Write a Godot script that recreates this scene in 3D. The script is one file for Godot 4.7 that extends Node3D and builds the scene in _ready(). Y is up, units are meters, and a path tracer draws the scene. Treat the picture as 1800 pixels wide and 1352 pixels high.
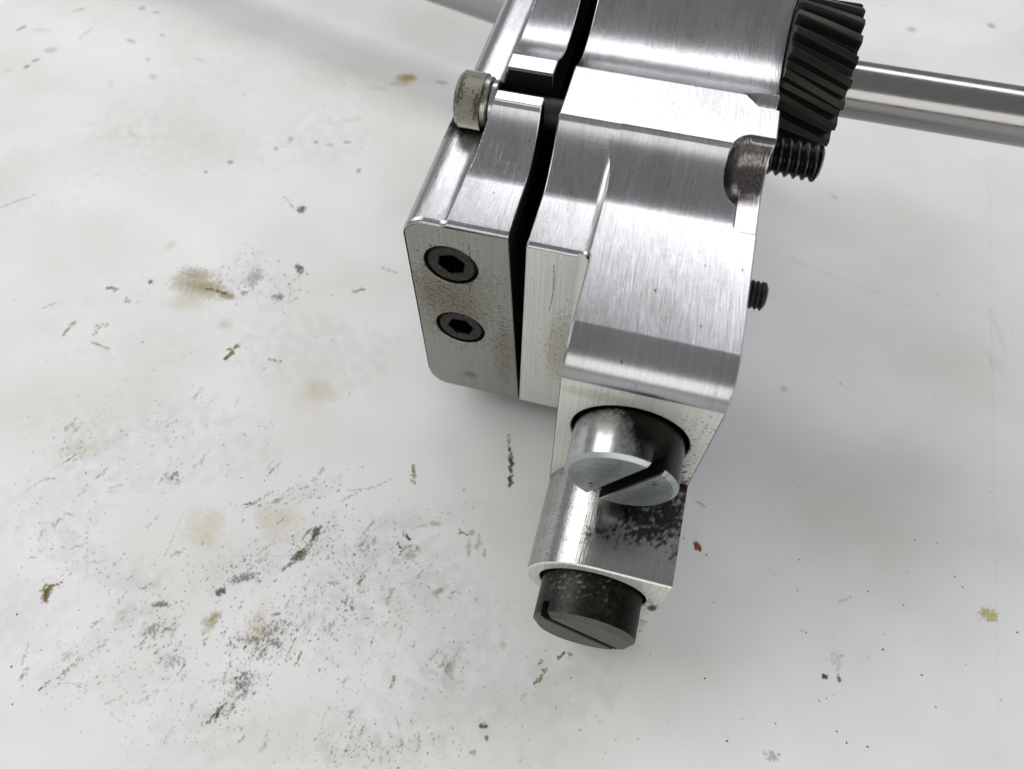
extends Node3D
# A machined aluminium clamp bracket lying on a stained white plastic work board.
# Lengths below are millimetres (x along the shaft, z towards the viewer, y up, board top at y = 0).

const MM := 0.001
const TAB := 177.0
const CREASE := -76.1   # where the flat breaks into the fold
const FOLD := 7.8
const BASE := Vector3(0, 0, -110)

var rng := RandomNumberGenerator.new()
var fine := FastNoiseLite.new()
var coarse := FastNoiseLite.new()
var M := {}


# ---------------------------------------------------------------- mesh helper
class MB:
	var v := PackedVector3Array()
	var n := PackedVector3Array()
	var t := PackedVector2Array()
	var c := PackedColorArray()
	var ix := PackedInt32Array()
	var tint: Variant = null   # colour of dirt by place

	func vert(p: Vector3, nn: Vector3, uv := Vector2.ZERO, col := Color.WHITE) -> int:
		v.append(p)
		n.append(nn)
		t.append(uv)
		c.append(col if tint == null else tint.call(p))
		return v.size() - 1

	func tri(a: int, b: int, d: int) -> void:
		var g := (v[b] - v[a]).cross(v[d] - v[a])
		if g.dot(n[a] + n[b] + n[d]) > 0.0:
			ix.append(a); ix.append(d); ix.append(b)
		else:
			ix.append(a); ix.append(b); ix.append(d)

	func quad(a: int, b: int, d: int, e: int) -> void:
		tri(a, b, d)
		tri(a, d, e)

	func flat(p: Array, nn: Vector3, uv: Array = []) -> void:
		var k := []
		for i in p.size():
			k.append(vert(p[i], nn, uv[i] if uv.size() else Vector2(p[i].x + p[i].z, p[i].y + p[i].z)))
		for i in range(1, p.size() - 1):
			tri(k[0], k[i], k[i + 1])

	func grid(rows: int, cols: int, start: int, wrap := false) -> void:
		for i in rows - 1:
			for j in (cols if wrap else cols - 1):
				var a := start + i * cols + j
				var b := start + i * cols + (j + 1) % cols
				quad(a, b, b + cols, a + cols)

	func mesh() -> ArrayMesh:
		var vv := PackedVector3Array()
		vv.resize(v.size())
		for i in v.size():
			var p := v[i]
			vv[i] = Vector3(p.x - BASE.x, p.y + TAB - BASE.y, p.z - BASE.z) * MM
		var a := []
		a.resize(Mesh.ARRAY_MAX)
		a[Mesh.ARRAY_VERTEX] = vv
		a[Mesh.ARRAY_NORMAL] = n
		a[Mesh.ARRAY_TEX_UV] = t
		a[Mesh.ARRAY_TEX_UV2] = t
		a[Mesh.ARRAY_COLOR] = c
		a[Mesh.ARRAY_INDEX] = ix
		var m := ArrayMesh.new()
		m.add_surface_from_arrays(Mesh.PRIMITIVE_TRIANGLES, a)
		return m


func obj(called: String, mb: MB, mat: Material, parent: Node3D) -> MeshInstance3D:
	var o := MeshInstance3D.new()
	o.name = called
	o.mesh = mb.mesh()
	o.material_override = mat
	parent.add_child(o, true)
	return o


func thing(called: String, label: String, category: String, at := Vector3.ZERO, kind := "") -> Node3D:
	var o := Node3D.new()
	o.name = called
	o.position = Vector3(at.x, 0, at.z) * MM
	add_child(o, true)
	o.set_meta("label", label)
	o.set_meta("category", category)
	if kind:
		o.set_meta("kind", kind)
	return o


func span(a: float, b: float, step: float) -> PackedFloat32Array:
	var r := PackedFloat32Array()
	var k := maxi(1, int(ceil(absf(b - a) / step)))
	for i in k + 1:
		r.append(lerpf(a, b, float(i) / k))
	return r


func join(list: Array) -> PackedFloat32Array:
	var r := PackedFloat32Array()
	for l in list:
		for x in l:
			if r.is_empty() or absf(x - r[r.size() - 1]) > 1e-4:
				r.append(x)
	return r


# a surface y = f(x, z) over a grid
func field(mb: MB, xs: PackedFloat32Array, zs: PackedFloat32Array, f: Callable, col: Variant = null) -> void:
	var s := mb.v.size()
	var e := 0.03
	var x0 := xs[0]
	var x1 := xs[xs.size() - 1]
	var z0 := zs[0]
	var z1 := zs[zs.size() - 1]
	for z in zs:
		for x in xs:
			var y: float = f.call(x, z)
			var xa := maxf(x - e, x0)
			var xb := minf(x + e, x1)
			var za := maxf(z - e, z0)
			var zb := minf(z + e, z1)
			var dx: float = (f.call(xb, z) - f.call(xa, z)) / (xb - xa)
			var dz: float = (f.call(x, zb) - f.call(x, za)) / (zb - za)
			mb.vert(Vector3(x, y, z), Vector3(-dx, 1, -dz).normalized(), Vector2((x - x0) / (x1 - x0), (z - z0) / (z1 - z0)), col.call(x, y, z) if col != null else Color.WHITE)
	mb.grid(zs.size(), xs.size(), s)


# a wall hanging from a row of points down to a depth
func skirt(mb: MB, top: PackedVector3Array, bottom: float, nn: Vector3) -> void:
	var s := mb.v.size()
	for k in 2:
		for p in top:
			var q := Vector3(p.x, p.y if k == 0 else bottom, p.z)
			mb.vert(q, nn, Vector2((p.x + p.z) * 0.02, q.y * 0.02))
	mb.grid(2, top.size(), s)


func circle(c: Vector2, r: float, from := 0.0, to := TAU, seg := 64) -> PackedVector2Array:
	var p := PackedVector2Array()
	var full := is_equal_approx(absf(to - from), TAU)
	for i in (seg if full else seg + 1):
		var a := lerpf(from, to, float(i) / seg)
		p.append(c + Vector2(cos(a), sin(a)) * r)
	return p


func area(p: PackedVector2Array) -> float:
	var s := 0.0
	for i in p.size():
		s += p[i].cross(p[(i + 1) % p.size()])
	return s * 0.5


# offsets a counter-clockwise polygon inwards, each edge by its own amount
func inset(p: PackedVector2Array, d: Array) -> PackedVector2Array:
	var r := PackedVector2Array()
	var k := p.size()
	for i in k:
		var a := (p[i] - p[(i + k - 1) % k]).normalized()
		var b := (p[(i + 1) % k] - p[i]).normalized()
		var na := Vector2(-a.y, a.x)
		var nb := Vector2(-b.y, b.x)
		var da: float = d[(i + k - 1) % k]
		var db: float = d[i]
		var det := na.cross(nb)
		if absf(det) < 0.02:
			r.append(p[i] + (na + nb).normalized() * (da + db) * 0.5)
		else:
			r.append(p[i] + Vector2(da * nb.y - db * na.y, db * na.x - da * nb.x) / det)
	return r


# the outline without its holes as simple pieces: cut along an upright line through the holes
func pieces(outer: PackedVector2Array, holes: Array) -> Array:
	if holes.is_empty():
		return [outer]
	var c := 0.0
	for h in holes:
		for q in h:
			c += q.x / (h.size() * holes.size())
	var r := []
	for sd: float in [-1.0, 1.0]:
		var half := PackedVector2Array([Vector2(c, -1000), Vector2(c + sd * 1000, -1000), Vector2(c + sd * 1000, 1000), Vector2(c, 1000)])
		var parts := Geometry2D.intersect_polygons(outer, half)
		for h in holes:
			var next := []
			for p in parts:
				next.append_array(Geometry2D.clip_polygons(p, h))
			parts.assign(next)
		r.append_array(parts)
	return r


# an outline (a along A, b along B) with holes, its face at O towards A x B, chamfered, going back by depth
func prism(face: MB, wall: MB, O: Vector3, A: Vector3, B: Vector3, outline: PackedVector2Array, depth: float, bevel := 0.3, holes: Array = [], edge: Array = [], hole_wall: MB = null, hole_depth := 10.0, closed := true) -> void:
	var N := A.cross(B).normalized()
	if area(outline) < 0:
		outline.reverse()
	if edge.is_empty():
		for i in outline.size():
			edge.append(bevel)
	var inner := inset(outline, edge)
	var hs := []
	for h in holes:
		if area(h) < 0:
			h.reverse()
		var g := PackedVector2Array()
		var c := Vector2.ZERO
		for q in h:
			c += q / h.size()
		for q in h:
			g.append(q + (q - c).normalized() * minf(bevel, 0.25))
		hs.append(g)
	var lo := outline[0]
	var hi := outline[0]
	for q in outline:
		lo = lo.min(q)
		hi = hi.max(q)
	var uv := func(q: Vector2) -> Vector2: return Vector2((q.x - lo.x) / (hi.x - lo.x), 1.0 - (q.y - lo.y) / (hi.y - lo.y))
	var at := func(q: Vector2, w: float) -> Vector3: return O + A * q.x + B * q.y - N * w
	for poly: PackedVector2Array in pieces(inner, hs):
		var tris := Geometry2D.triangulate_polygon(poly)
		var s := face.v.size()
		for q in poly:
			face.vert(at.call(q, 0.0), N, uv.call(q))
		for i in range(0, tris.size(), 3):
			face.tri(s + tris[i], s + tris[i + 1], s + tris[i + 2])
	var k := outline.size()
	for i in k:
		var j := (i + 1) % k
		var d := (outline[j] - outline[i]).normalized()
		var out := (A * d.y - B * d.x).normalized()
		var before := (outline[i] - outline[(i + k - 1) % k]).normalized()
		var after := (outline[(j + 1) % k] - outline[j]).normalized()
		var o0 := (A * before.y - B * before.x).normalized()
		var o1 := (A * after.y - B * after.x).normalized()
		var n0 := (out + o0).normalized() if out.dot(o0) > 0.9 else out
		var n1 := (out + o1).normalized() if out.dot(o1) > 0.9 else out
		var e0: float = maxf(edge[i], 0.001)
		var slope := Vector2(bevel, e0).normalized()
		var a := face.vert(at.call(inner[i], 0.0), (N * slope.y + n0 * slope.x).normalized(), uv.call(inner[i]))
		var b := face.vert(at.call(inner[j], 0.0), (N * slope.y + n1 * slope.x).normalized(), uv.call(inner[j]))
		var c := face.vert(at.call(outline[j], bevel), (N * slope.y + n1 * slope.x).normalized(), uv.call(outline[j]))
		var e := face.vert(at.call(outline[i], bevel), (N * slope.y + n0 * slope.x).normalized(), uv.call(outline[i]))
		face.quad(a, b, c, e)
		var rows := 1 if wall.tint == null else maxi(1, int((depth - bevel) / 0.5))
		for r in rows:
			var w0 := lerpf(bevel, depth, float(r) / rows)
			var w1 := lerpf(bevel, depth, float(r + 1) / rows)
			var wa := wall.vert(at.call(outline[i], w0), n0, Vector2(float(i) / k, 0))
			var wb := wall.vert(at.call(outline[j], w0), n1, Vector2(float(i + 1) / k, 0))
			var wc := wall.vert(at.call(outline[j], w1), n1, Vector2(float(i + 1) / k, 1))
			var wd := wall.vert(at.call(outline[i], w1), n0, Vector2(float(i) / k, 1))
			wall.quad(wa, wb, wc, wd)
	if closed:
		var bt := Geometry2D.triangulate_polygon(outline)
		var sb := wall.v.size()
		for q in outline:
			wall.vert(at.call(q, depth), -N)
		for i in range(0, bt.size(), 3):
			wall.tri(sb + bt[i], sb + bt[i + 1], sb + bt[i + 2])
	for m in holes.size():
		var h: PackedVector2Array = holes[m]
		var g: PackedVector2Array = hs[m]
		var hw := hole_wall if hole_wall else wall
		var c := Vector2.ZERO
		for q in h:
			c += q / h.size()
		var smooth: bool = h.size() > 12
		for i in h.size():
			var j := (i + 1) % h.size()
			var mid := -(h[i] + h[j] - c * 2.0).normalized()
			var r0 := -(h[i] - c).normalized() if smooth else mid
			var r1 := -(h[j] - c).normalized() if smooth else mid
			var n0 := A * r0.x + B * r0.y
			var n1 := A * r1.x + B * r1.y
			face.quad(face.vert(at.call(g[i], 0.0), (N + n0).normalized(), uv.call(g[i])), face.vert(at.call(g[j], 0.0), (N + n1).normalized(), uv.call(g[j])),
				face.vert(at.call(h[j], 0.25), (N + n1).normalized(), uv.call(h[j])), face.vert(at.call(h[i], 0.25), (N + n0).normalized(), uv.call(h[i])))
			hw.quad(hw.vert(at.call(h[i], 0.25), n0, Vector2(i * 0.3, 0)), hw.vert(at.call(h[j], 0.25), n1, Vector2(i * 0.3 + 0.3, 0)), hw.vert(at.call(h[j], hole_depth), n1, Vector2(i * 0.3 + 0.3, 0.3)), hw.vert(at.call(h[i], hole_depth), n0, Vector2(i * 0.3, 0.3)))
		var st := hw.v.size()
		var ft := Geometry2D.triangulate_polygon(h)
		for q in h:
			hw.vert(at.call(q, hole_depth), N, q * 0.09)
		for i in range(0, ft.size(), 3):
			hw.tri(st + ft[i], st + ft[i + 1], st + ft[i + 2])


# a surface of revolution about O + axis: stations are (distance along the axis, radius); hard corners split
func lathe(mb: MB, O: Vector3, axis: Vector3, prof: PackedVector2Array, seg := 72, step := 1000.0) -> void:
	var u := axis.cross(Vector3.UP if absf(axis.y) < 0.9 else Vector3.RIGHT).normalized()
	var w := axis.cross(u).normalized()
	var total := 0.0
	for i in prof.size() - 1:
		total += prof[i].distance_to(prof[i + 1])
	var run := 0.0
	for i in prof.size() - 1:
		var d := (prof[i + 1] - prof[i]).normalized()
		var nd := Vector2(-d.y, d.x)
		var na := nd
		var nb := nd
		if i > 0:
			var p := (prof[i] - prof[i - 1]).normalized()
			if p.dot(d) > 0.85:
				na = (nd + Vector2(-p.y, p.x)).normalized()
		if i < prof.size() - 2:
			var q := (prof[i + 2] - prof[i + 1]).normalized()
			if q.dot(d) > 0.85:
				nb = (nd + Vector2(-q.y, q.x)).normalized()
		var l := prof[i].distance_to(prof[i + 1])
		var s := mb.v.size()
		var rows := maxi(1, int(ceil(l / step)))
		for r in rows + 1:
			var g := float(r) / rows
			for k in seg + 1:
				var a := TAU * k / seg
				var rad := u * cos(a) + w * sin(a)
				var pt := prof[i].lerp(prof[i + 1], g)
				var nn := na.lerp(nb, g)
				mb.vert(O + axis * pt.x + rad * pt.y, (axis * nn.x + rad * nn.y).normalized(), Vector2(float(k) / seg, (run + l * g) / total))
		mb.grid(rows + 1, seg + 1, s)
		run += l


# a body of revolution whose radius also turns: r(distance, angle)
func turned(mb: MB, O: Vector3, axis: Vector3, ts: PackedFloat32Array, seg: int, r: Callable, twist := 0.0) -> void:
	var u := axis.cross(Vector3.UP).normalized()
	var w := axis.cross(u).normalized()
	var s := mb.v.size()
	var e := 0.02
	for t in ts:
		for k in seg + 1:
			var a := TAU * k / seg + twist * t
			var rad := u * cos(a) + w * sin(a)
			var tan := w * cos(a) - u * sin(a)
			var q: float = r.call(t, a)
			var da: float = (r.call(t, a + 0.004) - r.call(t, a - 0.004)) / 0.008
			var dt: float = (r.call(t + e, a) - r.call(t - e, a)) / (2 * e)
			mb.vert(O + axis * t + rad * q, (rad - tan * (da / q) - axis * dt).normalized(), Vector2(float(k) / seg, (t - ts[0]) / (ts[ts.size() - 1] - ts[0])))
	mb.grid(ts.size(), seg + 1, s)


# ---------------------------------------------------------------- pictures of surfaces
class Canvas:
	var w: int
	var h: int
	var d: PackedByteArray
	var noise: FastNoiseLite

	func _init(width: int, height: int, base: Color, n: FastNoiseLite) -> void:
		w = width
		h = height
		noise = n
		var im := Image.create(w, h, false, Image.FORMAT_RGB8)
		im.fill(base)
		d = im.get_data()

	# a soft, ragged ellipse; ragged 0..1 breaks it up with noise
	func blot(x: float, y: float, rx: float, ry: float, turn: float, col: Color, alpha: float, ragged := 0.5, grain := 1.0) -> void:
		var m := maxf(rx, ry) + 1.0
		var ca := cos(turn)
		var sa := sin(turn)
		for py in range(maxi(0, int(y - m)), mini(h, int(y + m) + 2)):
			for px in range(maxi(0, int(x - m)), mini(w, int(x + m) + 2)):
				var dx := px - x
				var dy := py - y
				var a := (dx * ca + dy * sa) / rx
				var b := (dy * ca - dx * sa) / ry
				var q := 1.0 - (a * a + b * b)
				if q <= 0.0:
					continue
				if ragged > 0.0:
					q = clampf(q * 1.6 + ragged * 2.2 * noise.get_noise_2d(px * grain, py * grain) - ragged * 0.55, 0.0, 1.0)
				else:
					q = minf(1.0, q * 2.0)
				q *= alpha
				var o := (py * w + px) * 3
				d[o] = int(lerpf(d[o], col.r8, q))
				d[o + 1] = int(lerpf(d[o + 1], col.g8, q))
				d[o + 2] = int(lerpf(d[o + 2], col.b8, q))

	func stroke(x0: float, y0: float, x1: float, y1: float, width: float, col: Color, alpha: float, ragged := 0.5, bend := 0.0, grain := 1.0) -> void:
		var a := Vector2(x0, y0)
		var b := Vector2(x1, y1)
		var k := maxi(3, int(a.distance_to(b) / maxf(width * 0.42, 0.8)))
		var side := (b - a).orthogonal() * bend
		var across := (b - a).orthogonal().normalized()
		for i in k + 1:
			var f := float(i) / k
			var n := noise.get_noise_2d(a.x * 7.0 + i * 5.3, a.y * 3.0)
			var q := noise.get_noise_2d(a.y * 5.0, b.x * 3.0 + i * 4.1)
			var p := a.lerp(b, f) + side * (4.0 * f * (1.0 - f)) + across * n * width * (1.6 if ragged > 0.35 else 0.5)
			var s := width * clampf(0.75 + 1.5 * q, 0.25, 1.5)
			blot(p.x, p.y, s * (1.1 - 0.7 * absf(f - 0.4)), s * 0.5, (b - a).angle() + n * 2.0, col, alpha * clampf(0.8 + 1.6 * q, 0.15, 1.0), ragged * 0.6, grain)

	# long tool lines running down the picture
	func lines(sd: int, tall: int, depth: float) -> void:
		var r := RandomNumberGenerator.new()
		r.seed = sd
		var im := Image.create(w, tall, false, Image.FORMAT_RGBA8)
		var a := PackedFloat32Array()
		a.resize(w)
		for y in tall:
			for x in w:
				if y == 0 or r.randf() < 0.12:
					a[x] = pow(r.randf(), 2.2)
				im.set_pixel(x, y, Color(0.25, 0.25, 0.27, a[x] * depth))
		im.resize(w, h, Image.INTERPOLATE_CUBIC)
		var base := Image.create_from_data(w, h, false, Image.FORMAT_RGB8, d)
		base.convert(Image.FORMAT_RGBA8)
		base.blend_rect(im, Rect2i(0, 0, w, h), Vector2i.ZERO)
		base.convert(Image.FORMAT_RGB8)
		d = base.get_data()

	func texture() -> ImageTexture:
		return ImageTexture.create_from_image(Image.create_from_data(w, h, false, Image.FORMAT_RGB8, d))


func noise_image(w: int, h: int, freq: float, sd: int, octaves := 3) -> Image:
	var n := FastNoiseLite.new()
	n.seed = sd
	n.frequency = freq
	n.fractal_octaves = octaves
	var im := n.get_seamless_image(w, h)
	im.convert(Image.FORMAT_L8)
	return im


# lines of a tool or of emery: noise drawn out along v
func brushed(w: int, sd: int, draw: int, strength: float) -> ImageTexture:
	var im := noise_image(w, w / draw, 0.22, sd, 3)
	im.resize(w, w, Image.INTERPOLATE_CUBIC)
	im.convert(Image.FORMAT_RGBA8)
	# a second, fainter pass across
	var cross := noise_image(w / draw, w, 0.3, sd + 1, 2)
	cross.resize(w, w, Image.INTERPOLATE_CUBIC)
	cross.convert(Image.FORMAT_RGBA8)
	for y in w:
		for x in w:
			var q := cross.get_pixel(x, y)
			q.a = 0.10
			cross.set_pixel(x, y, q)
	im.blend_rect(cross, Rect2i(0, 0, w, w), Vector2i.ZERO)
	im.convert(Image.FORMAT_RGB8)
	im.bump_map_to_normal_map(strength)
	return ImageTexture.create_from_image(im)


func rough_map(sd: int, lo: float, hi: float, freq := 0.02) -> ImageTexture:
	var im := noise_image(256, 256, freq, sd, 4)
	im.convert(Image.FORMAT_RGB8)
	im.adjust_bcs(1.0, 1.0, 1.0)
	for y in 256:
		for x in 256:
			var g := lerpf(lo, hi, im.get_pixel(x, y).r)
			im.set_pixel(x, y, Color(g, g, g))
	return ImageTexture.create_from_image(im)


func metal(called: String, col: Color, rough: float, tex: Texture2D = null) -> StandardMaterial3D:
	var m := StandardMaterial3D.new()
	m.resource_name = called
	m.albedo_color = col.linear_to_srgb()
	m.metallic = 1.0
	m.roughness = rough
	m.albedo_texture = tex
	M[called] = m
	return m


func brush(m: StandardMaterial3D, tex: Texture2D, strength: float, scale: Vector3) -> void:
	m.normal_enabled = true
	m.normal_texture = tex
	m.normal_scale = strength
	m.uv1_triplanar = true
	m.uv1_triplanar_sharpness = 8.0
	m.uv1_scale = scale


func materials() -> void:
	var lines := brushed(512, 5, 32, 3.0)
	var grain := noise_image(512, 512, 0.12, 9, 4)
	grain.convert(Image.FORMAT_RGB8)
	grain.bump_map_to_normal_map(2.0)
	var grains := ImageTexture.create_from_image(grain)
	var dull := rough_map(21, 0.8, 1.0, 0.12)
	for spec in [["top", Color(0.48, 0.48, 0.495), 0.27, 0.26], ["ledge", Color(0.50, 0.50, 0.52), 0.27, 0.26], ["block", Color(0.47, 0.47, 0.47), 0.24, 0.2], ["pin_zinc", Color(0.46, 0.48, 0.48), 0.25, 0.08], ["pin_dark", Color(1, 1, 1), 0.5, 0.1]]:
		var m := metal(spec[0], spec[1], spec[2])
		m.vertex_color_use_as_albedo = true
		brush(m, lines, spec[3], Vector3(50, 50, 40))
		m.roughness_texture = dull
	var blk := metal("blackened", Color(0.030, 0.029, 0.027), 0.45)
	blk.metallic = 0.6
	brush(blk, grains, 0.6, Vector3(120, 120, 120))
	var oil := metal("oily_shade", Color(0.012, 0.011, 0.010), 0.55)  # near black for recesses, shade painted in together with oil
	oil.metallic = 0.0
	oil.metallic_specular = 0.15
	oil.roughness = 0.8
	var chrome := metal("chrome", Color(0.31, 0.306, 0.30), 0.2)
	chrome.roughness_texture = rough_map(33, 0.55, 1.4, 0.03)
	brush(chrome, grains, 0.05, Vector3(40, 90, 90))
	var steel := metal("bar_steel", Color(0.40, 0.40, 0.41), 0.5)
	brush(steel, grains, 0.2, Vector3(60, 60, 60))
	var gear := metal("gear_steel", Color(0.022, 0.021, 0.018), 0.27)
	gear.metallic = 0.6
	gear.metallic_specular = 0.35
	brush(gear, grains, 0.7, Vector3(90, 90, 90))
	var thread := metal("thread_steel", Color(0.045, 0.045, 0.045), 0.28)
	brush(thread, grains, 0.3, Vector3(90, 90, 90))


# ---------------------------------------------------------------- the bracket's sections
func hub(z: float) -> float:
	if z > -164.2:
		return -71.0 - sqrt(maxf(0.0, 900.0 - (z + 143.0) * (z + 143.0)))
	var d := z + 181.9
	return -85.0 - 25.0 + sqrt(maxf(0.0, 625.0 - d * d))


func section(z: float) -> float:
	if z < -143.0:
		return hub(z)
	if z < -133.4:
		return -84.0 - sqrt(289.0 - (z + 143.0) * (z + 143.0))
	if z < -133.0:
		return -98.04 + 0.04 * (z + 133.4) / 0.4
	if z < -118.2:
		return -98.0
	if z < -117.5:
		return -98.0 - 0.8 * (z + 118.2) / 0.7
	if z < -104.5:
		return -91.3 - sqrt(225.0 - (z + 104.5) * (z + 104.5))
	if z < CREASE:
		return -106.3 - 0.5 * (z + 104.5) / 28.4
	var d := minf(z - CREASE, FOLD) / FOLD
	return -106.8 - 0.9 * d - 6.6 * (1.0 - sqrt(maxf(0.0, 1.0 - d * d)))


func main_top(x: float, z: float) -> float:
	var y := section(z)
	if x > 12.0:
		var ra := clampf((x - 13.1) * 1.1, 0.0, 4.0)
		var da := absf(z + 133.8)
		if da < ra:
			y = minf(y, -97.9 - sqrt(ra * ra - da * da) * 0.9)
		y = minf(y, scoop(x, z))
	y -= maxf(0.0, 0.22 - (20.9 - x))
	if z > -92.0:
		y -= maxf(0.0, 0.35 - (x + 9.0)) * 0.8
	return y


# the round scoop cut for the threaded tip; towards the viewer it opens onto a flat
func scoop(x: float, z: float) -> float:
	var r := 7.6 * pow(clampf(1.0 - pow(clampf((17.0 - x) / 4.9, 0.0, 1.0), 2.2), 0.0, 1.0), 0.45)
	var d := absf(z + 113.9)
	var rx := 16.5
	if z > -105.4:
		rx += 1.4 - sqrt(maxf(0.0, 1.96 - (z + 105.4) * (z + 105.4)))
	var y := -99.2 - sqrt(r * r - d * d) if d < r else 0.0
	if z > -113.9 and z < -104.0 and x > rx - 0.6:
		y = minf(y, maxf(-106.8, -105.9 - (x - rx + 0.6) * 1.5))
	return y


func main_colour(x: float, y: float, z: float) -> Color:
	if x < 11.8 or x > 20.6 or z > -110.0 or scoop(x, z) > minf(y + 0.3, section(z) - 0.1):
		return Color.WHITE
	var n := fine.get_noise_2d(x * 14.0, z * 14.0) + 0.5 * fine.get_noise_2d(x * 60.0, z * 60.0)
	var oil_and_reflection := Color(0.50, 0.465, 0.435).lerp(Color(0.22, 0.195, 0.17), clampf(0.5 + n * 1.3, 0.0, 1.0))  # oil stain mixed with a painted dark reflection inside the scoop
	return oil_and_reflection.lerp(Color.WHITE, smoothstep(-113.5, -110.0, z))


func fixed_section(z: float) -> float:
	return section(z) - 1.5 * smoothstep(-117.0, -106.0, z)


func fixed_top(x: float, z: float) -> float:
	var y := fixed_section(z)
	var t := x + 11.0
	if t > 0.0:
		y = minf(section(z), y + 2.0 - sqrt(maxf(0.0, 4.0 - t * t)))
	var q := z + 93.1
	if q > 0.0:
		y -= 1.1 - sqrt(maxf(0.0, 1.21 - q * q * 0.98))
	y -= maxf(0.0, 0.2 - (x + 21.5))
	return y


func jaw_section(z: float) -> float:
	if z < -118.2 and z > -133.0:
		return -97.3
	return section(z) + 0.6 - 0.7 * smoothstep(-117.0, -106.0, z)


func jaw_top(x: float, z: float) -> float:
	var y := jaw_section(z)
	var ledge := -107.2
	if x < -42.2:
		var o := x + 42.2
		ledge = -112.2 + sqrt(maxf(0.0, 25.0 - o * o))
	var up := ledge
	if x > -39.4:
		var t := minf(x + 39.4, 2.6)
		up = maxf(up, -107.2 + 2.8 - sqrt(7.84 - t * t))
	if x > -36.8:
		up = maxf(up, -105.4 + (x + 36.8) * 4.2)
	y = minf(y, up)
	var d := z + 124.7
	if x < -36.9 and absf(d) < 6.9:
		y = minf(y, -103.5 - sqrt(47.61 - d * d))
	if x > -37.2 and absf(d) < 3.75:
		y = minf(y, -112.0)
	var q := z + 93.1
	if q > 0.0:
		y -= 1.1 - sqrt(maxf(0.0, 1.21 - q * q * 0.98))
	y -= maxf(0.0, 0.2 - (-25.15 - x))
	return y


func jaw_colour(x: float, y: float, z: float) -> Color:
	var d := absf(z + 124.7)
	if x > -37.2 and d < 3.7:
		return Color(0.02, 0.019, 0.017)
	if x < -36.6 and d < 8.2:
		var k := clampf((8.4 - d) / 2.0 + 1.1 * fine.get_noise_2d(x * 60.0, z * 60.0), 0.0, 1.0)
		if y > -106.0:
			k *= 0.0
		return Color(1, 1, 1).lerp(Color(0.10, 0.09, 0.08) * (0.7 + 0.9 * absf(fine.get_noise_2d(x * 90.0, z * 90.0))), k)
	return Color.WHITE


func edge_row(xs: PackedFloat32Array, zs: PackedFloat32Array, f: Callable) -> PackedVector3Array:
	var r := PackedVector3Array()
	for x in xs:
		for z in zs:
			r.append(Vector3(x, f.call(x, z), z))
	return r


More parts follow.
